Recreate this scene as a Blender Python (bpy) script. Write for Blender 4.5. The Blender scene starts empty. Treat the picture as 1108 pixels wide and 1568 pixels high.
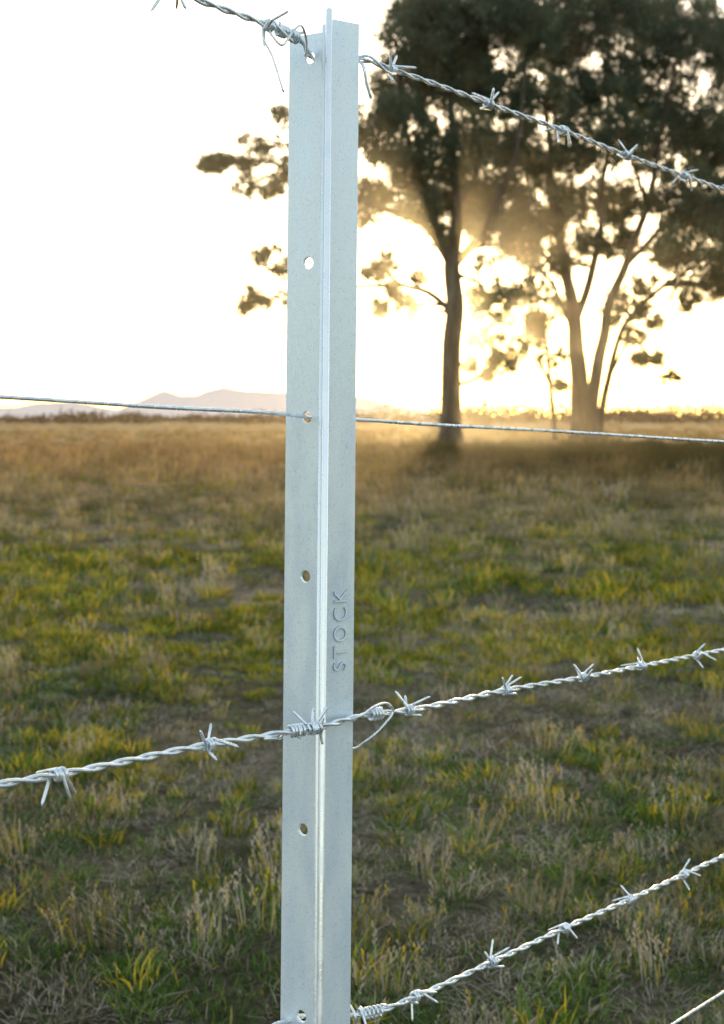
import bpy, math, random
import numpy as np
from mathutils import Vector, noise, Matrix
random.seed(7); rng=np.random.default_rng(7)
sc=bpy.context.scene
sc.view_settings.view_transform='Standard'
sc.view_settings.look='None'
sc.view_settings.exposure=0
H=0.95
# ---------------------------------------------------------------- camera
cd=bpy.data.cameras.new("camera"); cam=bpy.data.objects.new("camera",cd); sc.collection.objects.link(cam)
cam.location=(0,0,H); cam.rotation_euler=(math.radians(90),0,0)
cd.sensor_fit='VERTICAL'; cd.sensor_height=36; cd.lens=43.46; cd.shift_y=-0.0918
cd.clip_start=0.02; cd.clip_end=20000
cd.dof.use_dof=True; cd.dof.focus_distance=1.0; cd.dof.aperture_fstop=11
sc.camera=cam
# ---------------------------------------------------------------- light
EL=math.radians(4.6); AZ=math.radians(4.6)
w=bpy.data.worlds.new("World"); sc.world=w; w.use_nodes=True
nt=w.node_tree; nt.nodes.clear()
out=nt.nodes.new("ShaderNodeOutputWorld"); bg=nt.nodes.new("ShaderNodeBackground")
sky=nt.nodes.new("ShaderNodeTexSky"); sky.sky_type='NISHITA'; sky.sun_disc=False
sky.sun_elevation=EL; sky.sun_rotation=AZ; sky.dust_density=1.5; sky.air_density=1.0; sky.ozone_density=1.0
gam=nt.nodes.new("ShaderNodeGamma"); gam.inputs[1].default_value=.6   # thin high haze evens the sky out
nt.links.new(sky.outputs[0],gam.inputs[0]); nt.links.new(gam.outputs[0],bg.inputs[0]); bg.inputs[1].default_value=0.9
nt.links.new(bg.outputs[0],out.inputs[0])
sd=Vector((math.sin(AZ)*math.cos(EL),math.cos(AZ)*math.cos(EL),math.sin(EL)))
sl=bpy.data.lights.new("sun",'SUN'); sl.energy=4.5; sl.angle=math.radians(0.6); sl.color=(1,.72,.36)
so=bpy.data.objects.new("sun",sl); sc.collection.objects.link(so); so.rotation_euler=sd.to_track_quat('Z','Y').to_euler()

# ---------------------------------------------------------------- helpers
def new_mat(name):
    m=bpy.data.materials.new(name); m.use_nodes=True; m.node_tree.nodes.clear()
    return m,m.node_tree,m.node_tree.nodes,m.node_tree.links
def ramp(nd,stops):
    r=nd.new("ShaderNodeValToRGB"); e=r.color_ramp.elements
    while len(e)<len(stops): e.new(0.5)
    for i,(p,c) in enumerate(stops): e[i].position=p; e[i].color=(*c,1)
    return r
def mix(nd,lk,f,a,b,typ='MIX'):
    m=nd.new("ShaderNodeMix"); m.data_type='RGBA'; m.blend_type=typ
    for s,v in ((m.inputs[0],f),(m.inputs[6],a),(m.inputs[7],b)):
        if hasattr(v,'links') : lk.new(v,s)
        else:
            s.default_value=v if isinstance(v,(int,float)) else (*v,1)
    return m.outputs[2]
class MB:
    def __init__(s): s.v=[];s.f=[];s.m=[]
    def tube(s,P,R,n=8,mat=0,caps=True):
        P=[Vector(p) for p in P]; b=len(s.v); N=len(P); nrm=None
        for i in range(N):
            t=(P[min(i+1,N-1)]-P[max(i-1,0)]).normalized()
            if nrm is None:
                a=Vector((0,0,1)) if abs(t.z)<.9 else Vector((1,0,0)); nrm=(a-t*a.dot(t)).normalized()
            else:
                nrm=(nrm-t*nrm.dot(t)); nrm.normalize()
            bi=t.cross(nrm); r=R if isinstance(R,(int,float)) else R[i]
            for k in range(n):
                a=2*math.pi*k/n; s.v.append(P[i]+(nrm*math.cos(a)+bi*math.sin(a))*r)
        for i in range(N-1):
            for k in range(n):
                k2=(k+1)%n; s.f.append((b+i*n+k,b+i*n+k2,b+(i+1)*n+k2,b+(i+1)*n+k)); s.m.append(mat)
        if caps:
            s.f.append(tuple(b+k for k in range(n-1,-1,-1))); s.m.append(mat)
            s.f.append(tuple(b+(N-1)*n+k for k in range(n))); s.m.append(mat)
    def obj(s,name,mats,smooth=True):
        me=bpy.data.meshes.new(name); me.from_pydata([tuple(v) for v in s.v],[],s.f)
        for m in mats: me.materials.append(m)
        me.polygons.foreach_set("material_index",s.m)
        me.polygons.foreach_set("use_smooth",[smooth]*len(s.f)); me.update()
        o=bpy.data.objects.new(name,me); sc.collection.objects.link(o); return o
def catmull(C,step):
    C=[Vector(c) for c in C]; C=[C[0]*2-C[1]]+C+[C[-1]*2-C[-2]]; out=[]
    for i in range(1,len(C)-2):
        p0,p1,p2,p3=C[i-1],C[i],C[i+1],C[i+2]
        d1=(p2-p1).length; d0=(p1-p0).length; d2=(p3-p2).length
        m1=((p2-p1)/d1*d0+(p1-p0)/d0*d1)/(d0+d1)*d1
        m2=((p3-p2)/d2*d1+(p2-p1)/d1*d2)/(d1+d2)*d1
        n=max(2,int(d1/step))
        for k in range(n):
            t=k/n; t2=t*t; t3=t2*t
            out.append(p1*(2*t3-3*t2+1)+m1*(t3-2*t2+t)+p2*(-2*t3+3*t2)+m2*(t3-t2))
    out.append(C[-2]); return out

# ---------------------------------------------------------------- metals
def metal(name,c1,c2,rough,met,bump,scale,spots=True):
    m,t,nd,lk=new_mat(name)
    o=nd.new("ShaderNodeOutputMaterial"); p=nd.new("ShaderNodeBsdfPrincipled"); lk.new(p.outputs[0],o.inputs[0])
    tc=nd.new("ShaderNodeTexCoord"); n=nd.new("ShaderNodeTexNoise"); n.inputs["Scale"].default_value=scale; n.inputs["Detail"].default_value=6
    mp=nd.new("ShaderNodeMapping"); mp.inputs["Scale"].default_value=(1,.25,1)
    lk.new(tc.outputs["Object"],mp.inputs[0]); lk.new(mp.outputs[0],n.inputs["Vector"])
    r=ramp(nd,[(.35,c2),(.62,c1)]); lk.new(n.outputs[0],r.inputs[0])
    col=r.outputs[0]
    if spots:
        v=nd.new("ShaderNodeTexNoise"); v.inputs["Scale"].default_value=900; v.inputs["Detail"].default_value=2
        lk.new(tc.outputs["Object"],v.inputs["Vector"])
        rr=ramp(nd,[(.30,(.72,.78,.85)),(.42,(1,1,1))]); lk.new(v.outputs[0],rr.inputs[0])
        col=mix(nd,lk,1.0,col,rr.outputs[0],'MULTIPLY')
    lk.new(col,p.inputs["Base Color"])
    p.inputs["Metallic"].default_value=met
    r2=ramp(nd,[(.3,(rough-.1,)*3),(.7,(rough+.12,)*3)]); lk.new(n.outputs[0],r2.inputs[0]); lk.new(r2.outputs[0],p.inputs["Roughness"])
    b=nd.new("ShaderNodeBump"); b.inputs["Strength"].default_value=bump; b.inputs["Distance"].default_value=.0006
    n2=nd.new("ShaderNodeTexNoise"); n2.inputs["Scale"].default_value=scale*6; n2.inputs["Detail"].default_value=3
    lk.new(mp.outputs[0],n2.inputs["Vector"]); lk.new(n2.outputs[0],b.inputs["Height"]); lk.new(b.outputs[0],p.inputs["Normal"])
    return m
galv=metal("galvanised_steel",(.88,.95,1.0),(.78,.88,.98),.34,.22,.6,60)
galvd=metal("galvanised_steel_side_shade",(.26,.34,.45),(.22,.30,.40),.5,.3,.2,60,False)  # darker copy that paints edge shade onto the letter sides
wirem=metal("galvanised_wire",(.90,.94,.99),(.62,.69,.76),.27,.65,.2,150,False)
beadm=metal("galvanised_steel_bead",(.95,.98,1.0),(.88,.93,.98),.26,.45,.2,60,False)

# ---------------------------------------------------------------- fence post (Y section)
HOLES=[1.243,1.076,.9505,.821,.615,.463,.25]
def flange(name,L,top,holes,cut,th=.0032,z0=-.4):
    c=bpy.data.curves.new(name,'CURVE'); c.dimensions='2D'; c.fill_mode='BOTH'; c.extrude=th/2-.0004; c.bevel_depth=.0004; c.bevel_resolution=1
    pts=[(0,z0),(L,z0),(L,top-cut),(L-cut*.5,top),(0,top)] if cut>0 else [(0,z0),(L,z0),(L,top),(0,top)]
    s=c.splines.new('POLY'); s.points.add(len(pts)-1); s.use_cyclic_u=True
    for i,p in enumerate(pts): s.points[i].co=(p[0],p[1],0,1)
    for z in holes:
        s=c.splines.new('POLY'); n=28; s.points.add(n-1); s.use_cyclic_u=True
        for k in range(n):
            a=2*math.pi*k/n; s.points[k].co=(.0145+.0050*math.cos(a),z+.0052*math.sin(a),0,1)
    o=bpy.data.objects.new(name,c); sc.collection.objects.link(o)
    bpy.context.view_layer.update()
    me=bpy.data.meshes.new_from_object(o.evaluated_get(bpy.context.evaluated_depsgraph_get()))
    bpy.data.objects.remove(o); me.name=name; me.materials.clear(); me.materials.append(galv)
    o=bpy.data.objects.new(name,me); sc.collection.objects.link(o); return o
def make_post(loc,lean):
    e=bpy.data.objects.new("fence_post",None); sc.collection.objects.link(e); e.empty_display_size=.1
    parts=[]; RA=277
    for nm,L,top,hs,cut,ang in (("holed_flange",.0345,1.262,HOLES,.004,150),("flat_flange",.0295,1.273,[],0,30),("front_rib",.0225,1.272,[],0,RA)):
        o=flange(nm,L,top,hs,cut); a=math.radians(ang)
        X=Vector((math.cos(a),math.sin(a),0)); Y=Vector((0,0,1)); Z=X.cross(Y)
        o.matrix_local=Matrix((X,Y,Z)).transposed().to_4x4(); parts.append(o)
    a=math.radians(RA); b=MB(); X=Vector((math.cos(a),math.sin(a),0)); S=Vector((-X.y,X.x,0))
    prof=[]
    for k in range(20):
        q=2*math.pi*k/20; prof.append(X*(.0232+.0030*math.cos(q))+S*(.0026*math.sin(q)))
    def sweep(prof,z0,z1,shrink=.0006):
        n=len(prof); cen=sum(prof,Vector())/n; base=len(b.v)
        rings=[(z0,1),(z1-shrink,1),(z1,.8)]
        for z,sca in rings:
            for p in prof: q=cen+(p-cen)*sca; b.v.append(Vector((q.x,q.y,z)))
        for i in range(2):
            for k in range(n):
                k2=(k+1)%n; b.f.append((base+i*n+k,base+i*n+k2,base+(i+1)*n+k2,base+(i+1)*n+k)); b.m.append(0)
        b.f.append(tuple(base+2*n+k for k in range(n))); b.m.append(0)
    sweep(prof,-.4,1.2735)
    prof=[Vector((math.cos(2*math.pi*k/12)*.0036,math.sin(2*math.pi*k/12)*.0036,0)) for k in range(12)]
    sweep(prof,-.4,1.268)
    parts.append(b.obj("rib_bead",[beadm]))
    tcu=bpy.data.curves.new("embossed_lettering",'FONT'); tcu.body="STOCK"; tcu.size=.0175; tcu.space_character=1.27
    tcu.extrude=.0011; tcu.bevel_depth=.0004; tcu.bevel_resolution=1; tcu.offset=-.0003
    o=bpy.data.objects.new("t",tcu); sc.collection.objects.link(o); bpy.context.view_layer.update()
    me=bpy.data.meshes.new_from_object(o.evaluated_get(bpy.context.evaluated_depsgraph_get())); bpy.data.objects.remove(o)
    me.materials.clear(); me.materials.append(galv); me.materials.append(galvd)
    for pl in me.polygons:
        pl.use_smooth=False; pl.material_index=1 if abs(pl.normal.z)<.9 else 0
    o=bpy.data.objects.new("embossed_lettering",me); sc.collection.objects.link(o)
    a=math.radians(30); U=Vector((math.cos(a),math.sin(a),0)); nrm=Vector((math.sin(a),-math.cos(a),0))
    X=Vector((0,0,1)); Y=-U; Z=X.cross(Y)
    M=Matrix((X,Y,Z)).transposed().to_4x4(); M.translation=U*.0225+nrm*.0018+Vector((0,0,.744)); o.matrix_local=M
    parts.append(o)
    for o in parts: o.parent=e
    e.location=loc; e.rotation_euler=lean; return e
lean=math.radians(.52)
make_post((-.0317-H*math.tan(lean),1.0,0),(0,lean,0))
make_post((2.8,3.79,0),(.01,-.01,.1)); make_post((-2.8,-1.8,0),(0,.012,-.05))

# ---------------------------------------------------------------- wires
def line(t,z,off=0): return (-.018+t,1+t+off,z)
def at_x(path,x):
    for i in range(len(path)-1):
        if path[i].x<=x<=path[i+1].x: return path[i],(path[min(i+2,len(path)-1)]-path[max(i-2,0)]).normalized()
    return path[-1],(path[-1]-path[-2]).normalized()
def basis(t):
    a=Vector((0,0,1)); n=(a-t*a.dot(t)).normalized(); return n,t.cross(n)
def coil(b,p,t,ph,turns,s0,s1,R,r,tail0,tail1,sk0=0,sk1=0,dirn=1):
    n,bi=basis(t); N=max(6,int(abs(turns)*14)); P=[]
    for i in range(N+1):
        q=i/N; a=ph+dirn*2*math.pi*turns*q
        P.append(p+t*(s0+(s1-s0)*q)+(n*math.cos(a)+bi*math.sin(a))*R)
    def tail(pa,pb,L,sk):
        d=(pa-pb).normalized()+t*sk; d.normalize()
        return [pa+d*L*.35,pa+d*L*.88,pa+d*L]
    R_=[r]*len(P)
    if tail0>0: P=tail(P[0],P[1],tail0,sk0)[::-1]+P; R_=[r*.2,r,r]+R_
    if tail1>0: P=P+tail(P[-1],P[-2],tail1,sk1); R_=R_+[r,r,r*.2]
    b.tube(P,R_,7)
def barb(b,p,t,ph):
    R=.0037; r=.00115; L=lambda: random.uniform(.014,.0195)
    coil(b,p,t,ph,1.55+random.uniform(-.1,.1),-.0046,.0014,R,r,L(),L(),-.45,.15)
    coil(b,p,t,ph+random.uniform(1.2,2.0),1.5+random.uniform(-.1,.1),-.0014,.0046,R+.0003,r,L(),L(),-.1,.5)
def twisted(b,path,pitch,rs,rh,ph=0):
    for k in (0,math.pi):
        s=0;P=[]
        for i,p in enumerate(path):
            if i: s+=(path[i]-path[i-1]).length
            t=(path[min(i+1,len(path)-1)]-path[max(i-1,0)]).normalized(); n,bi=basis(t)
            a=ph+k+2*math.pi*s/pitch; P.append(p+(n*math.cos(a)+bi*math.sin(a))*rh)
        b.tube(P,rs,6)
def far_ts(ts):
    t=max(ts)+.085; o=[]
    while t<2.75: o.append(t); t+=.084
    t=min(ts)-.085
    while t>-2.75: o.append(t); t-=.084
    return ts+o
b=MB()
C=[line(-2.8,1.255),line(-1.2,1.266),line(-.4,1.262),line(-.2,1.2565),line(-.117,1.2545),line(-.0856,1.2527),line(-.05,1.2515,.006),
   (-.0475,.990,1.250),(-.0412,1.0060,1.2435),(-.026,1.024,1.2425),(-.002,1.028,1.2475),line(.0462,1.2450,.004),line(.134,1.2382),line(.218,1.2325),line(.298,1.2250),line(.379,1.2195),line(.55,1.209),line(1.4,1.18),line(2.8,1.17)]
path=catmull(C,.003); twisted(b,path,.040,.00130,.00135)
for i,t in enumerate(far_ts([.0462,.1343,.218,.2977,.379,-.0520,-.1168])):
    p,d=at_x(path,-.018+t); barb(b,p,d,random.uniform(0,6.28))
p,d=at_x(path,-.0625); coil(b,p,d,1.0,3.3,-.005,.007,.0040,.0012,.004,.0,0,0)
p,d=at_x(path,-.0535); coil(b,p,d,.2,3.0,-.003,.006,.0042,.0012,0,.006,0,.2)
q,_=at_x(path,-.070)
b.tube(catmull([q+Vector((.001,-.004,.004)),q+Vector((-.0045,-.0045,-.004)),q+Vector((.003,-.004,-.025)),q+Vector((.0115,-.003,-.052))],.003),.0009,6)
b.tube(catmull([q+Vector((.0,-.004,-.005)),q+Vector((.010,-.004,-.016)),q+Vector((.018,.002,-.004)),q+Vector((.024,.010,.0035)),q+Vector((.028,.022,-.006)),q+Vector((.027,.026,-.016))],.002),.0010,6)
b.tube(catmull([(-.004,1.020,1.246),(.001,1.012,1.238),(.004,1.014,1.224),(.0075,1.018,1.213)],.002),.0014,6)
b.tube(catmull([(-.004,1.020,1.248),(.006,1.012,1.246),(.020,1.020,1.236),(.028,1.040,1.240)],.002),.0012,6)
b.obj("barbed_wire",[wirem])
b=MB()
C=[line(-2.8,.75),line(-1.2,.75),line(-.4,.724),line(-.2125,.7165),line(-.1807,.7140),line(-.094,.7105),line(-.05,.7083,-.006),
   (-.050,.958,.7080),(-.036,.9655,.7078),(-.020,.984,.7075),(-.004,1.010,.7058),line(.0607,.6995),line(.1525,.6961),line(.2417,.6896),line(.318,.6856),line(.3995,.6818),line(.6,.672),line(1.4,.65),line(2.8,.65)]
path=catmull(C,.003); twisted(b,path,.044,.0014,.00145,1)
for t in far_ts([.0607,.1525,.2417,.318,.3995,-.094,-.1807]):
    p,d=at_x(path,-.018+t); barb(b,p,d,random.uniform(0,6.28))
p,d=at_x(path,-.038); barb(b,p,d,.6)
for x,n0 in ((-.0505,2.5),(-.0455,2.5),(-.034,2.4)):
    p,d=at_x(path,x); coil(b,p,d,x*900,n0,-.0035,.0035,.0041,.0012,.005,.004,.2,-.2)
p,d=at_x(path,-.058); coil(b,p,d,2.3,.55,-.008,.012,.0040,.0011,.016,.0,-.9,0)
p,d=at_x(path,.013); coil(b,p,d,0,4.0,-.007,.008,.0045,.0012,0,0)
b.tube(catmull([(-.010,1.002,.706),(-.002,.998,.709),(.010,1.010,.714),(.022,1.028,.712),(.026,1.035,.705),(.016,1.022,.694),(.003,1.006,.687),(-.006,1.014,.679),(-.012,1.020,.677)],.002),.0011,6)
b.tube(catmull([(-.030,.9665,.716),(-.0325,.966,.705),(-.031,.967,.695)],.001),.0010,6)
b.obj("barbed_wire",[wirem])
b=MB()
C=[line(-2.8,.46),line(-1.2,.46),line(-.4,.458),line(-.1,.457),(-.050,1.018,.457),(-.028,1.026,.4563),(-.004,1.024,.4555),line(.03,.4545,.002),line(.0665,.4518),line(.140,.449),line(.2196,.4472),line(.3022,.4435),line(.379,.4415),line(.6,.434),line(1.4,.42),line(2.8,.42)]
path=catmull(C,.003); twisted(b,path,.042,.00135,.0014,2)
for t in far_ts([.0665,.140,.2196,.3022,.379,-.10]):
    p,d=at_x(path,-.018+t); barb(b,p,d,random.uniform(0,6.28))
p,d=at_x(path,.010); coil(b,p,d,0,5,-.010,.010,.0044,.0011,.004,.006)
p,d=at_x(path,-.003); coil(b,p,d,0,1.2,-.004,.004,.0044,.0011,.010,.012)
b.obj("barbed_wire",[wirem])
b=MB()
C=[line(-2.8,1.02),line(-1.2,1.0),line(-.4,.972),line(-.2125,.9635),line(-.127,.9578),(-.060,.975,.9530),(-.0438,1.0065,.9508),(-.030,1.022,.9500),(-.004,1.024,.9487),line(.06,.9455),line(.2,.9375),line(.439,.9226),line(1.0,.905),line(2.8,.89)]
b.tube(catmull(C,.006),.0015,10)
b.obj("plain_wire",[wirem])
b=MB()
C=[line(-2.8,.29),line(-.4,.288),(-.0438,1.016,.286),(-.004,1.022,.2855),line(.2,.2845),line(.36,.283),line(.5,.281),line(2.8,.27)]
b.tube(catmull(C,.01),.0014,8)
b.obj("plain_wire",[wirem])

# ---------------------------------------------------------------- ground
TA=Vector((3.45,48,0)); TB=Vector((9.25,52,0))
def gz(x,y):
    return .025*np.sin(x*.9+1)*np.sin(y*.7)+.02*np.sin(x*.31+y*.23)+.012*np.sin(x*2.3-y*1.7)
def field_color(nd,lk):
    g=nd.new("ShaderNodeNewGeometry"); sep=nd.new("ShaderNodeSeparateXYZ"); lk.new(g.outputs["Position"],sep.inputs[0])
    flat=nd.new("ShaderNodeCombineXYZ"); lk.new(sep.outputs[0],flat.inputs[0]); lk.new(sep.outputs[1],flat.inputs[1])
    n=nd.new("ShaderNodeTexNoise"); n.inputs["Scale"].default_value=.55; n.inputs["Detail"].default_value=5; n.inputs["Roughness"].default_value=.6; lk.new(flat.outputs[0],n.inputs["Vector"])
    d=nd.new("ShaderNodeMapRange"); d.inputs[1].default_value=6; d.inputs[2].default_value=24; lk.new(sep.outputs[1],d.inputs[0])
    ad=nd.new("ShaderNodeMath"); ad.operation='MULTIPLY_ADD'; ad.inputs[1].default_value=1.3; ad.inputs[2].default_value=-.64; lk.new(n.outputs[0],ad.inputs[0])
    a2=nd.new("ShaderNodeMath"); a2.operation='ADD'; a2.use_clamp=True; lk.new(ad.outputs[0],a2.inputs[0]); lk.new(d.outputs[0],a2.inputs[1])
    return flat,n,a2.outputs[0],sep
def shade_mask(nd,lk,flat):  # shade under the trees, painted into the soil and grass colours
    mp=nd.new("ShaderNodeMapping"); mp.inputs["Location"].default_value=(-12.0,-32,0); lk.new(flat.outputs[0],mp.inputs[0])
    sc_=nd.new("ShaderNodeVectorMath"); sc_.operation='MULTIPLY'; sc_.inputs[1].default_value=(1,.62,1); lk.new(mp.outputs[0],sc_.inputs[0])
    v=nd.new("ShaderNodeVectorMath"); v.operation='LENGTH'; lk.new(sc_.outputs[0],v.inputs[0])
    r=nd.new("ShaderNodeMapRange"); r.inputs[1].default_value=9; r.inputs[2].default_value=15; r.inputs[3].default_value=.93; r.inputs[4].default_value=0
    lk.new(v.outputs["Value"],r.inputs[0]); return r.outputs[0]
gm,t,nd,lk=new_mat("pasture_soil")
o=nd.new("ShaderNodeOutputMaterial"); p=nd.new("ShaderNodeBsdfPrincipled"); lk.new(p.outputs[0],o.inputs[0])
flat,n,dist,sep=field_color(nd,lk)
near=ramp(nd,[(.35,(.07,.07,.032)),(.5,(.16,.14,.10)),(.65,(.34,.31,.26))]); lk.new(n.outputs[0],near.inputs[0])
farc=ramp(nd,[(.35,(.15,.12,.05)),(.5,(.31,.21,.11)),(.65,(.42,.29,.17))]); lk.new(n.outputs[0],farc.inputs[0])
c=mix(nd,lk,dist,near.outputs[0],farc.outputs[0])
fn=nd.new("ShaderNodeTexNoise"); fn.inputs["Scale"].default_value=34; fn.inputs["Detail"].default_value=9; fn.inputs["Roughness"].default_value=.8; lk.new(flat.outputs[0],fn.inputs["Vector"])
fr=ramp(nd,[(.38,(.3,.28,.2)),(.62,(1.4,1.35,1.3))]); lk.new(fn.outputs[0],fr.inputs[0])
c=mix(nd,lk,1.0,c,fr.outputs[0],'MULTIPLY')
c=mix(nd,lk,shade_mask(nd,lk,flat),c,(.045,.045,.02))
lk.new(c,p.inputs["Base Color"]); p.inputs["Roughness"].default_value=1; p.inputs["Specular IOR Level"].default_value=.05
b_=nd.new("ShaderNodeBump"); b_.inputs["Strength"].default_value=1; b_.inputs["Distance"].default_value=.03; lk.new(fn.outputs[0],b_.inputs["Height"]); lk.new(b_.outputs[0],p.inputs["Normal"])
xs=np.concatenate([-np.geomspace(6000,12,40),np.linspace(-11,11,90),np.geomspace(12,6000,40)])
ys=np.concatenate([-np.geomspace(6000,6,24),np.linspace(-5,30,150),np.geomspace(31,8000,60)])
X,Y=np.meshgrid(xs,ys); fade=np.clip(1-(np.hypot(X,Y)-40)/60,0,1); Z=gz(X,Y)*fade
V=np.stack([X,Y,Z],-1).reshape(-1,3); nx=len(xs); ny=len(ys)
idx=np.arange(nx*ny).reshape(ny,nx); F=np.stack([idx[:-1,:-1],idx[:-1,1:],idx[1:,1:],idx[1:,:-1]],-1).reshape(-1,4)
def np_mesh(name,V,F,mats,midx=None,smooth=False,link=True):
    me=bpy.data.meshes.new(name); k=F.shape[1]
    me.vertices.add(len(V)); me.vertices.foreach_set("co",V.astype(np.float32).ravel())
    me.loops.add(F.size); me.loops.foreach_set("vertex_index",F.astype(np.int32).ravel())
    me.polygons.add(len(F)); me.polygons.foreach_set("loop_start",np.arange(0,F.size,k,dtype=np.int32)); me.polygons.foreach_set("loop_total",np.full(len(F),k,dtype=np.int32))
    for m in mats: me.materials.append(m)
    if midx is not None: me.polygons.foreach_set("material_index",midx.astype(np.int32))
    me.polygons.foreach_set("use_smooth",np.full(len(F),smooth)); me.update(calc_edges=True)
    o=bpy.data.objects.new(name,me)
    if link: sc.collection.objects.link(o)
    return o
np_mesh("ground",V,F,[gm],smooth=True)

# ---------------------------------------------------------------- grass
def leafmat(name,cols,far,trans=.35,tcol=(1.0,.85,.35)):
    m,t,nd,lk=new_mat(name); o=nd.new("ShaderNodeOutputMaterial")
    flat,n,dist,sep=field_color(nd,lk)
    oi=nd.new("ShaderNodeObjectInfo"); ad=nd.new("ShaderNodeMath"); ad.operation='MULTIPLY_ADD'; ad.inputs[1].default_value=.6; lk.new(oi.outputs["Random"],ad.inputs[0])
    sb=nd.new("ShaderNodeMath"); sb.operation='SUBTRACT'; sb.inputs[1].default_value=.30; lk.new(n.outputs[0],sb.inputs[0]); lk.new(sb.outputs[0],ad.inputs[2])
    r=ramp(nd,[(.25,cols[0]),(.5,cols[1]),(.75,cols[2])]); lk.new(ad.outputs[0],r.inputs[0])
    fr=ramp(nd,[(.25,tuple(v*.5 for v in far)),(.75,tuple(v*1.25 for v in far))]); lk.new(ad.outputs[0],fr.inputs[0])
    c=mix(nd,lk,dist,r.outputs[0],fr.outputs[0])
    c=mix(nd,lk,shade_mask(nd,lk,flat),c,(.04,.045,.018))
    df=nd.new("ShaderNodeBsdfDiffuse"); tr=nd.new("ShaderNodeBsdfTranslucent"); ms=nd.new("ShaderNodeMixShader"); ms.inputs[0].default_value=trans
    lk.new(c,df.inputs[0]); c2=mix(nd,lk,1.0,c,tcol,'MULTIPLY'); lk.new(c2,tr.inputs[0])
    lk.new(df.outputs[0],ms.inputs[1]); lk.new(tr.outputs[0],ms.inputs[2]); lk.new(ms.outputs[0],o.inputs[0]); return m
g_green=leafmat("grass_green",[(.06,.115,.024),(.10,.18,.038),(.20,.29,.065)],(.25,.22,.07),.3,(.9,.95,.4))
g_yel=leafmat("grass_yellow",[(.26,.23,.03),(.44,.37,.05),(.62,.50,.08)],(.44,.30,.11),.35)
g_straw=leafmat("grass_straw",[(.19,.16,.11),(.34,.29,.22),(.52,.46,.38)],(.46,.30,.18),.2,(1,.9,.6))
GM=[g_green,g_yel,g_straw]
tc=bpy.data.collections.new("grass_tufts")
def tuft(name,nb,hr,rad,wr,mixp,lean,seeds=0):
    Vs=[];Fs=[];Ms=[];c=0
    for i in range(nb):
        a=rng.uniform(0,6.283); r=rad*math.sqrt(rng.uniform()); bx,by=r*math.cos(a),r*math.sin(a)
        h=rng.uniform(*hr); w_=rng.uniform(*wr); d=a+rng.normal()*.9; L=lean*rng.uniform(.3,1.5)*h
        q=rng.uniform(0,6.283); wx,wy=math.cos(q)*w_/2,math.sin(q)*w_/2; m=rng.choice(3,p=mixp)
        rows=[(0,.7),(.5,1),(1,.1)]
        for s,wd in rows:
            ox=math.cos(d)*L*s**1.8; oy=math.sin(d)*L*s**1.8; z=h*s*(1-.25*min(lean,1)*s)
            Vs.append((bx+ox-wx*wd,by+oy-wy*wd,z)); Vs.append((bx+ox+wx*wd,by+oy+wy*wd,z))
        for k in range(2): Fs.append((c+2*k,c+2*k+1,c+2*k+3,c+2*k+2)); Ms.append(m)
        c+=6
        if seeds and rng.uniform()<seeds:
            tx,ty,tz=bx+math.cos(d)*L,by+math.sin(d)*L,h*(1-.25*min(lean,1))
            for e in range(5):
                zz=tz-.006*e; aa=rng.uniform(0,6.28); l=.005
                dx,dy=math.cos(aa)*l,math.sin(aa)*l
                Vs+= [(tx,ty,zz),(tx+dx-dy*.3,ty+dy+dx*.3,zz+.004),(tx+dx*1.3,ty+dy*1.3,zz+.010),(tx+dx*.3,ty+dy*.3,zz+.006)]
                Fs.append((c,c+1,c+2,c+3)); Ms.append(2 if m!=1 else 1); c+=4
    o=np_mesh(name,np.array(Vs),np.array(Fs),GM,np.array(Ms),link=False); tc.objects.link(o)
for i in range(4): tuft(f"tuft_{i:02d}",64,(.010,.036),.055,(.0018,.0034),[.86,.03,.11],.9)
for i in range(4,8): tuft(f"tuft_{i:02d}",52,(.012,.052),.05,(.0012,.0026),[.24,.03,.73],.9,.15)
for i in range(8,11): tuft(f"tuft_{i:02d}",28,(.05,.12),.045,(.0013,.0026),[.2,.15,.65],.35,.6)
for i in range(11,14): tuft(f"tuft_{i:02d}",42,(.02,.065),.05,(.003,.006),[.42,.54,.04],.6)
for i in range(14,16): tuft(f"tuft_{i:02d}",60,(.006,.022),.09,(.0012,.0026),[.07,.02,.91],2.6)
pts=[];rot=[];scl=[];var=[]
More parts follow.
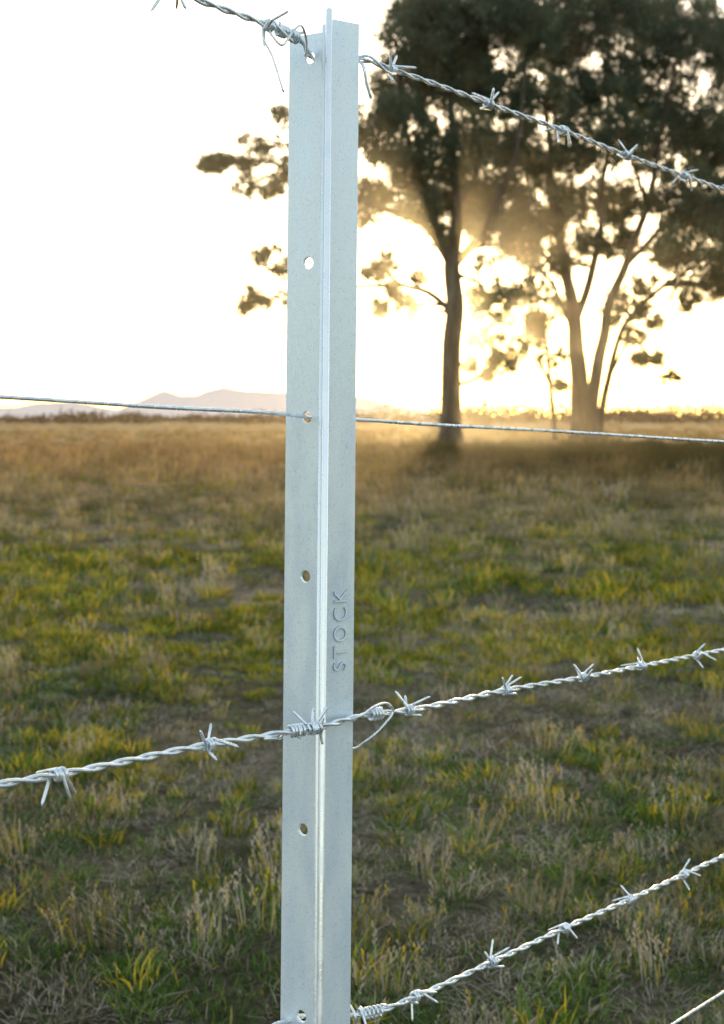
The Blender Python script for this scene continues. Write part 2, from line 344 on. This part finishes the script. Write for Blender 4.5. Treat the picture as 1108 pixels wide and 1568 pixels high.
def scatter(n,y0,y1,smin,smax,flatz):
    k=0
    while k<n:
        y=math.sqrt(rng.uniform(y0*y0,y1*y1)); x=rng.uniform(-1,1)*(.34*y+.8)
        nv=noise.noise(Vector((x*.9,y*.9,3)))+.8*noise.noise(Vector((x*3.2,y*3.2,8)))
        bare=nv<-.15
        yw=math.exp(-((y-6.4)/2.4)**2)*(1.0 if x<0.3 else .6)*max(0,1+1.8*noise.noise(Vector((x*1.3,y*1.3,40))))  # yellow weeds clustered here also carry sunlit tips as colour
        far=min(1,max(0,(y-8)/12))
        gp=noise.noise(Vector((x*1.4,y*1.4,20)))+.5*noise.noise(Vector((x*4,y*4,2)))
        if bare: P=np.array([.12,.25,.03,.03,1.2*(1-far)+.1])
        else: P=np.array([1.1+1.8*gp,.5+.5*far-.5*gp,.12+.9*far,.04+2.0*yw+.3*far,.6*(1-far)-.8*gp])
        P=np.clip(P,.03,None); P/=P.sum()
        if bare and rng.uniform()<.35: continue
        ty=rng.choice(5,p=P); v={0:rng.integers(0,4),1:rng.integers(4,8),2:rng.integers(8,11),3:rng.integers(11,14),4:rng.integers(14,16)}[ty]
        s=rng.uniform(smin,smax)*(1+.35*gp)
        pts.append((x,y,float(gz(x,y)*np.clip(1-(math.hypot(x,y)-40)/60,0,1))-.003)); rot.append((rng.normal()*.08,rng.normal()*.08,rng.uniform(0,6.283)))
        scl.append((s,s,s*flatz*rng.uniform(.7,1.3))); var.append(v); k+=1
scatter(14000,1.3,6,.45,.95,1.0)
scatter(11000,5.5,14,.85,1.6,1.05)
scatter(9000,13,40,1.6,3.0,1.0)
scatter(3000,38,90,2.5,4.2,.85)
scatter(900,90,220,5,8,.5)
me=bpy.data.meshes.new("grass"); me.vertices.add(len(pts)); me.vertices.foreach_set("co",np.array(pts,dtype=np.float32).ravel())
a=me.attributes.new("rot",'FLOAT_VECTOR','POINT'); a.data.foreach_set("vector",np.array(rot,dtype=np.float32).ravel())
a=me.attributes.new("scl",'FLOAT_VECTOR','POINT'); a.data.foreach_set("vector",np.array(scl,dtype=np.float32).ravel())
a=me.attributes.new("variant",'INT','POINT'); a.data.foreach_set("value",np.array(var,dtype=np.int32))
go=bpy.data.objects.new("grass",me); sc.collection.objects.link(go)
ng=bpy.data.node_groups.new("grass_scatter",'GeometryNodeTree')
ng.interface.new_socket("Geometry",in_out='INPUT',socket_type='NodeSocketGeometry'); ng.interface.new_socket("Geometry",in_out='OUTPUT',socket_type='NodeSocketGeometry')
gi=ng.nodes.new("NodeGroupInput"); gout=ng.nodes.new("NodeGroupOutput"); iop=ng.nodes.new("GeometryNodeInstanceOnPoints"); ci=ng.nodes.new("GeometryNodeCollectionInfo")
ci.inputs["Collection"].default_value=tc; ci.inputs["Separate Children"].default_value=True; ci.inputs["Reset Children"].default_value=True
iop.inputs["Pick Instance"].default_value=True
def na(nm,dt):
    x=ng.nodes.new("GeometryNodeInputNamedAttribute"); x.data_type=dt; x.inputs[0].default_value=nm; return x.outputs[0]
ng.links.new(gi.outputs[0],iop.inputs["Points"]); ng.links.new(ci.outputs[0],iop.inputs["Instance"])
ng.links.new(na("variant",'INT'),iop.inputs["Instance Index"]); ng.links.new(na("rot",'FLOAT_VECTOR'),iop.inputs["Rotation"]); ng.links.new(na("scl",'FLOAT_VECTOR'),iop.inputs["Scale"])
ng.links.new(iop.outputs[0],gout.inputs[0])
md=go.modifiers.new("scatter",'NODES'); md.node_group=ng

# ---------------------------------------------------------------- trees
m,t,nd,lk=new_mat("gum_leaves"); leafm=m
o=nd.new("ShaderNodeOutputMaterial"); g=nd.new("ShaderNodeNewGeometry"); n=nd.new("ShaderNodeTexNoise"); n.inputs["Scale"].default_value=.7; n.inputs["Detail"].default_value=5; lk.new(g.outputs["Position"],n.inputs["Vector"])
r=ramp(nd,[(.35,(.035,.060,.040)),(.5,(.065,.095,.066)),(.65,(.12,.15,.10))]); lk.new(n.outputs[0],r.inputs[0])
df=nd.new("ShaderNodeBsdfDiffuse"); tr=nd.new("ShaderNodeBsdfTranslucent"); ms=nd.new("ShaderNodeMixShader"); ms.inputs[0].default_value=.22
lk.new(r.outputs[0],df.inputs[0]); lk.new(mix(nd,lk,1.0,r.outputs[0],(2.0,1.5,.5),'MULTIPLY'),tr.inputs[0]); lk.new(df.outputs[0],ms.inputs[1]); lk.new(tr.outputs[0],ms.inputs[2]); lk.new(ms.outputs[0],o.inputs[0])
m,t,nd,lk=new_mat("gum_bark"); barkm=m
o=nd.new("ShaderNodeOutputMaterial"); p=nd.new("ShaderNodeBsdfPrincipled"); lk.new(p.outputs[0],o.inputs[0]); g=nd.new("ShaderNodeNewGeometry")
mp=nd.new("ShaderNodeMapping"); mp.inputs["Scale"].default_value=(2,2,.5); lk.new(g.outputs["Position"],mp.inputs[0])
n=nd.new("ShaderNodeTexNoise"); n.inputs["Scale"].default_value=1.5; n.inputs["Detail"].default_value=6; lk.new(mp.outputs[0],n.inputs["Vector"])
r=ramp(nd,[(.35,(.04,.03,.022)),(.55,(.085,.068,.05)),(.7,(.17,.145,.115))]); lk.new(n.outputs[0],r.inputs[0]); lk.new(r.outputs[0],p.inputs["Base Color"]); p.inputs["Roughness"].default_value=.9
def make_tree(base,S,limbs,blobs,seed,depth,lpc=84,thick=1.2):
    R=random.Random(seed); rg=np.random.default_rng(seed)
    e=bpy.data.objects.new("gum_tree",None); sc.collection.objects.link(e); e.location=base
    wood=MB(); nodes=[]
    for lb in limbs:
        C=[(x*S,d*S,z*S-(.25 if z==0 else 0)) for x,z,d,_ in lb]; P=catmull(C,.35); N=len(P)
        cum=[0]
        for i in range(1,len(C)): cum.append(cum[-1]+(Vector(C[i])-Vector(C[i-1])).length)
        L=0;Rd=[];Q=[]
        for i,pp in enumerate(P):
            if i: L+=(P[i]-P[i-1]).length
            Rd.append(max(.015,float(np.interp(L,cum,[q[3]*S*.5*thick for q in lb]))))
            Q.append(pp+Vector((noise.noise(pp*.5+Vector((seed,0,0))),noise.noise(pp*.5+Vector((0,seed,5))),0))*.22*min(1,L/4))
        if lb[0][1]==0: Rd[0]*=1.5; Rd[1]*=1.2
        wood.tube(Q,Rd,9); nodes+= [(q,r_) for q,r_ in zip(Q,Rd)]
    NP=np.array([tuple(q) for q,_ in nodes]); cents=[]
    for (x,z,r_) in blobs:
        dd=R.uniform(-1,1)*depth if r_>20 else R.uniform(-.4,.4)*depth
        c=Vector((x*S,dd*S,z*S)); rr=r_*S
        cost=np.linalg.norm(NP-np.array(c),axis=1)+np.clip(NP[:,2]-c.z,0,None)*1.5
        j=int(cost.argmin()); q=Vector(NP[j]); r0=min(nodes[j][1]*.7,.09)
        mid=q.lerp(c,.5)+Vector((R.uniform(-.2,.2),R.uniform(-.2,.2),-.12*(c-q).length*.5+R.uniform(0,.3)))
        Pb=catmull([q,mid,c],.3); wood.tube(Pb,[r0+(.022-r0)*i/(len(Pb)-1) for i in range(len(Pb))],6)
        pb=np.array([tuple(v) for v in Pb])
        small=r_<=20
        nc=max(18,int(r_*r_/(10 if small else 16)))
        for k in range(nc):
            while True:
                v=Vector((R.uniform(-1,1),R.uniform(-1,1),R.uniform(-1,1)))
                if v.length<=1: break
            sp=1.75 if small else 1.25
            cc=c+Vector((v.x*rr*sp,v.y*rr*1.1,v.z*rr*sp*.9))
            if noise.noise(cc*.8+Vector((seed*3,0,0)))+.8*noise.noise(cc*2.1)<(-.26 if not small else -.3): continue
            cr=R.uniform(.10,.24) if small else R.uniform(.16,.40)
            cents.append((cc,cr))
            if R.random()<.5:
                jj=int(np.linalg.norm(pb-np.array(cc),axis=1).argmin()); q2=Vector(pb[jj])
                m2=q2.lerp(cc,.55)+Vector((R.uniform(-.12,.12),R.uniform(-.12,.12),R.uniform(0,.2)))
                wood.tube([q2,m2,cc],[.022,.015,.007],4,caps=False)
    w_=wood.obj("trunk_and_limbs",[barkm]); w_.parent=e
    CV=np.array([tuple(c) for c,_ in cents]); CR=np.array([r for _,r in cents]); n=len(CV)
    cnt=np.clip((lpc*(CR/.34)**1.5).astype(int),18,130); I=np.repeat(np.arange(n),cnt); M=len(I)
    g_=rg.normal(size=(M,3))*.58; g_[:,2]*=.9
    pos=CV[I]+g_*CR[I][:,None]
    d=rg.normal(size=(M,3)); d[:,2]-=1.3; d/=np.linalg.norm(d,axis=1)[:,None]
    s=np.cross(d,rg.normal(size=(M,3))); s/=np.linalg.norm(s,axis=1)[:,None]
    L=rg.uniform(.13,.26,M)[:,None]; W=rg.uniform(.024,.046,M)[:,None]
    V=np.stack([pos-d*L/2,pos+s*W-d*L*.08,pos+d*L/2,pos-s*W-d*L*.08],1).reshape(-1,3)
    lf=np_mesh("foliage",V,np.arange(4*M).reshape(-1,4),[leafm]); lf.parent=e
    print("tree clusters",n,"leaves",M)
K=677
def A(*p): return [(x-690,K-y,d,w) for x,y,d,w in p]
SA=.02536
limbsA=[A((690,677,0,30),(690,600,0,26),(691,530,0,25),(693,470,0,24),(695,400,2,21),(698,330,0,15),(694,240,-5,11),(692,120,0,7),(690,40,5,3)),
 A((695,400,2,15),(668,345,15,12),(645,280,25,9),(618,190,30,7),(612,100,25,3)),
 A((695,405,2,13),(728,370,-15,10),(762,300,-30,8),(790,200,-40,6),(800,70,-40,3)),
 A((692,478,0,9),(655,446,10,7),(612,432,20,6),(585,405,30,3)),
 A((612,432,20,5),(530,436,15,4.5),(450,420,0,3.5),(395,405,-5,2)),
 A((450,420,0,3.5),(415,440,-5,3),(388,448,-8,2)),
 A((694,410,2,12),(645,345,-25,9),(560,318,-45,7),(480,285,-40,6),(400,250,-25,4),(330,254,-20,2)),
 A((480,285,-40,4),(440,230,-30,3),(385,215,-20,2)),
 A((694,590,0,7),(728,580,-5,5.5),(748,560,-5,4),(765,520,0,3)),
 A((698,420,0,8),(735,430,20,5),(755,470,25,3)),
 A((696,330,0,9),(740,240,30,7),(755,120,40,5),(750,30,40,3))]
bA=[(640,60,45),(610,95,38),(690,40,55),(750,20,55),(700,110,50),(640,150,42),(600,180,28),(590,235,30),(570,290,26),(640,245,44),(700,235,48),(760,130,50),(775,215,45),(640,318,28),(765,300,40),(715,300,38),(800,60,45),(670,355,16),(735,350,22),(650,10,40),
 (540,210,26),(520,285,22),(480,250,20),(500,170,20),(450,240,16),(428,275,16),(402,228,15),(378,285,12),(372,248,10),(330,256,9),(348,250,8),(382,212,10),(432,180,11),(312,250,6),(415,292,8),(440,205,12),
 (400,392,10),(384,452,9),(412,466,9),(428,410,12),(375,470,6),(440,450,11),(420,385,8),(480,430,14),(588,402,14),(572,415,9),(618,466,10),(582,470,8),(615,388,10),(558,328,13),(600,445,9),(630,480,8),(640,425,7),
 (750,480,20),(735,520,11),(780,515,18),(765,450,16),(720,560,6),(740,405,14),(790,380,26),(745,575,5),(730,455,12),(760,545,9),(785,560,8)]
make_tree(TA,SA,limbsA,[(x-690,K-y,r) for x,y,r in bA],3,75)
K=675
def B(*p): return [(x-890,K-y,d,w) for x,y,d,w in p]
SB=.02747
limbsB=[B((888,675,0,28),(886,600,0,25),(882,540,0,23),(878,490,0,20),(868,420,8,15),(850,330,15,12),(840,200,20,8),(850,60,20,3)),
 B((902,675,-12,20),(904,600,-14,18),(912,540,-14,16),(928,480,-15,14),(952,410,-20,12),(985,320,-25,9),(1010,200,-30,7),(1030,50,-30,3)),
 B((914,675,10,11),(930,590,15,9.5),(952,515,20,8),(1000,452,30,7),(1070,405,35,5),(1150,360,40,3)),
 B((879,495,0,12),(905,420,-10,11),(917,310,-20,8),(928,180,-20,6),(915,40,-20,3)),
 B((853,675,25,8),(848,600,25,7),(842,540,25,5),(826,455,25,3)),
 B((952,410,-20,8),(1020,340,0,7),(1090,240,10,6),(1140,120,10,3)),
 B((870,430,8,8),(830,380,30,6),(795,290,35,5),(790,230,35,3)),
 B((930,585,15,5),(975,520,10,4),(1000,548,8,3),(1032,574,8,2)),
 B((846,590,25,5),(820,545,22,4),(790,535,20,2.5)),
 B((886,560,0,8),(862,480,-20,6),(835,430,-30,5),(800,400,-30,3)),
 B((985,320,-25,6),(960,220,-5,5),(955,100,0,3))]
bB=[(850,60,50),(900,25,55),(960,60,52),(1030,40,60),(1095,90,60),(1160,60,60),(1000,130,46),(925,140,34),(868,150,42),(822,185,38),(792,250,34),(850,250,42),(920,225,44),(1000,215,48),(1070,200,50),(1140,220,60),(828,330,38),(898,300,36),(965,295,38),(1040,310,48),(1100,330,46),(1170,350,55),(795,350,26),(840,395,28),(955,365,24),(1020,385,32),(1080,400,36),(1135,430,34),(1050,442,20),(1100,440,22),
 (800,440,22),(832,490,22),(812,520,16),(850,545,14),(792,545,15),(765,560,9),(842,455,20),(948,470,18),(970,515,11),(1000,548,10),(1030,574,9),(975,550,7),(1060,468,12),(900,370,22),(1200,200,60),(1230,300,50),(880,400,16),(990,430,16),(860,590,7),(1210,420,35),(780,470,14),(1010,490,9),(985,470,9)]
make_tree(TB,SB,limbsB,[(x-890,K-y,r) for x,y,r in bB],11,80,thick=1.1)

# ---------------------------------------------------------------- distant scrub line
hm,t,nd,lk=new_mat("distant_scrub")
o=nd.new("ShaderNodeOutputMaterial"); df=nd.new("ShaderNodeBsdfDiffuse"); df.inputs[0].default_value=(.22,.14,.09,1); lk.new(df.outputs[0],o.inputs[0])
VV=[]
for k in range(330):
    y=rng.uniform(200,400); x=rng.uniform(-.45,.6)*y; hgt=rng.uniform(.9,2.2)*(1.9 if x>0 else .9)*(1+.8*noise.noise(Vector((x*.03,y*.02,0)))); wd=hgt*rng.uniform(.9,2.2)
    M=90; q=rng.normal(size=(M,3))*np.array([wd*.45,wd*.45,hgt*.28])+np.array([x,y,hgt*.5]); q[:,2]=np.abs(q[:,2])
    d=rng.normal(size=(M,3)); d/=np.linalg.norm(d,axis=1)[:,None]; s=np.cross(d,rng.normal(size=(M,3))); s/=np.linalg.norm(s,axis=1)[:,None]
    VV.append(np.stack([q-d*.4,q+s*.26,q+d*.4,q-s*.26],1).reshape(-1,3))
VV=np.concatenate(VV); np_mesh("distant_scrub",VV,np.arange(len(VV)).reshape(-1,4),[hm])
# ---------------------------------------------------------------- hills
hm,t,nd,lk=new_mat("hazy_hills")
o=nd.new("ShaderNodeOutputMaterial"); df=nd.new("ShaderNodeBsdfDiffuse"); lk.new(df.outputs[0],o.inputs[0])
df.inputs[0].default_value=(.90,.70,.62,1)  # distance haze put into the pale base colour
def ridge(prof,D,Wd):
    xs=np.linspace(prof[0][0],prof[-1][0],160); hs=np.interp(xs,[p[0] for p in prof],[p[1] for p in prof])
    hs=hs+np.array([noise.noise(Vector((x*.012,D,0)))*5+noise.noise(Vector((x*.04,D,3)))*2 for x in xs])*np.clip(hs/30,0,1)
    rows=[(0,-Wd),(.55,-Wd*.45),(1,0)]; V=np.array([(x,D+dy,max(h,0)*f-(3 if f==0 else 0)) for f,dy in rows for x,h in zip(xs,hs)])
    n=len(xs); idx=np.arange(3*n).reshape(3,n); F=np.stack([idx[:-1,:-1],idx[:-1,1:],idx[1:,1:],idx[1:,:-1]],-1).reshape(-1,4)
    np_mesh("hills",V,F,[hm],smooth=True)
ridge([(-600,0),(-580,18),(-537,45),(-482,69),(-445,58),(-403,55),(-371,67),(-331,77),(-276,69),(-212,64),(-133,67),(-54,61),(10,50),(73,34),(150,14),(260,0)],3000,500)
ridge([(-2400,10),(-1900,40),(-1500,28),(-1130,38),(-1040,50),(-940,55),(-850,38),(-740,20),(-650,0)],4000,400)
# ---------------------------------------------------------------- ground haze lit by the low sun
vm,t,nd,lk=new_mat("haze"); o=nd.new("ShaderNodeOutputMaterial"); vs=nd.new("ShaderNodeVolumeScatter")
vs.inputs["Color"].default_value=(1,.90,.70,1); vs.inputs["Density"].default_value=.0008; vs.inputs["Anisotropy"].default_value=.945
lk.new(vs.outputs[0],o.inputs["Volume"])
x0,x1,y0,y1,z0,z1=-70,70,14,46.5,-.5,22
V=np.array([(x,y,z) for z in (z0,z1) for y in (y0,y1) for x in (x0,x1)],dtype=float)
F=np.array([(0,2,3,1),(4,5,7,6),(0,1,5,4),(2,6,7,3),(0,4,6,2),(1,3,7,5)])
np_mesh("ground_haze",V,F,[vm])
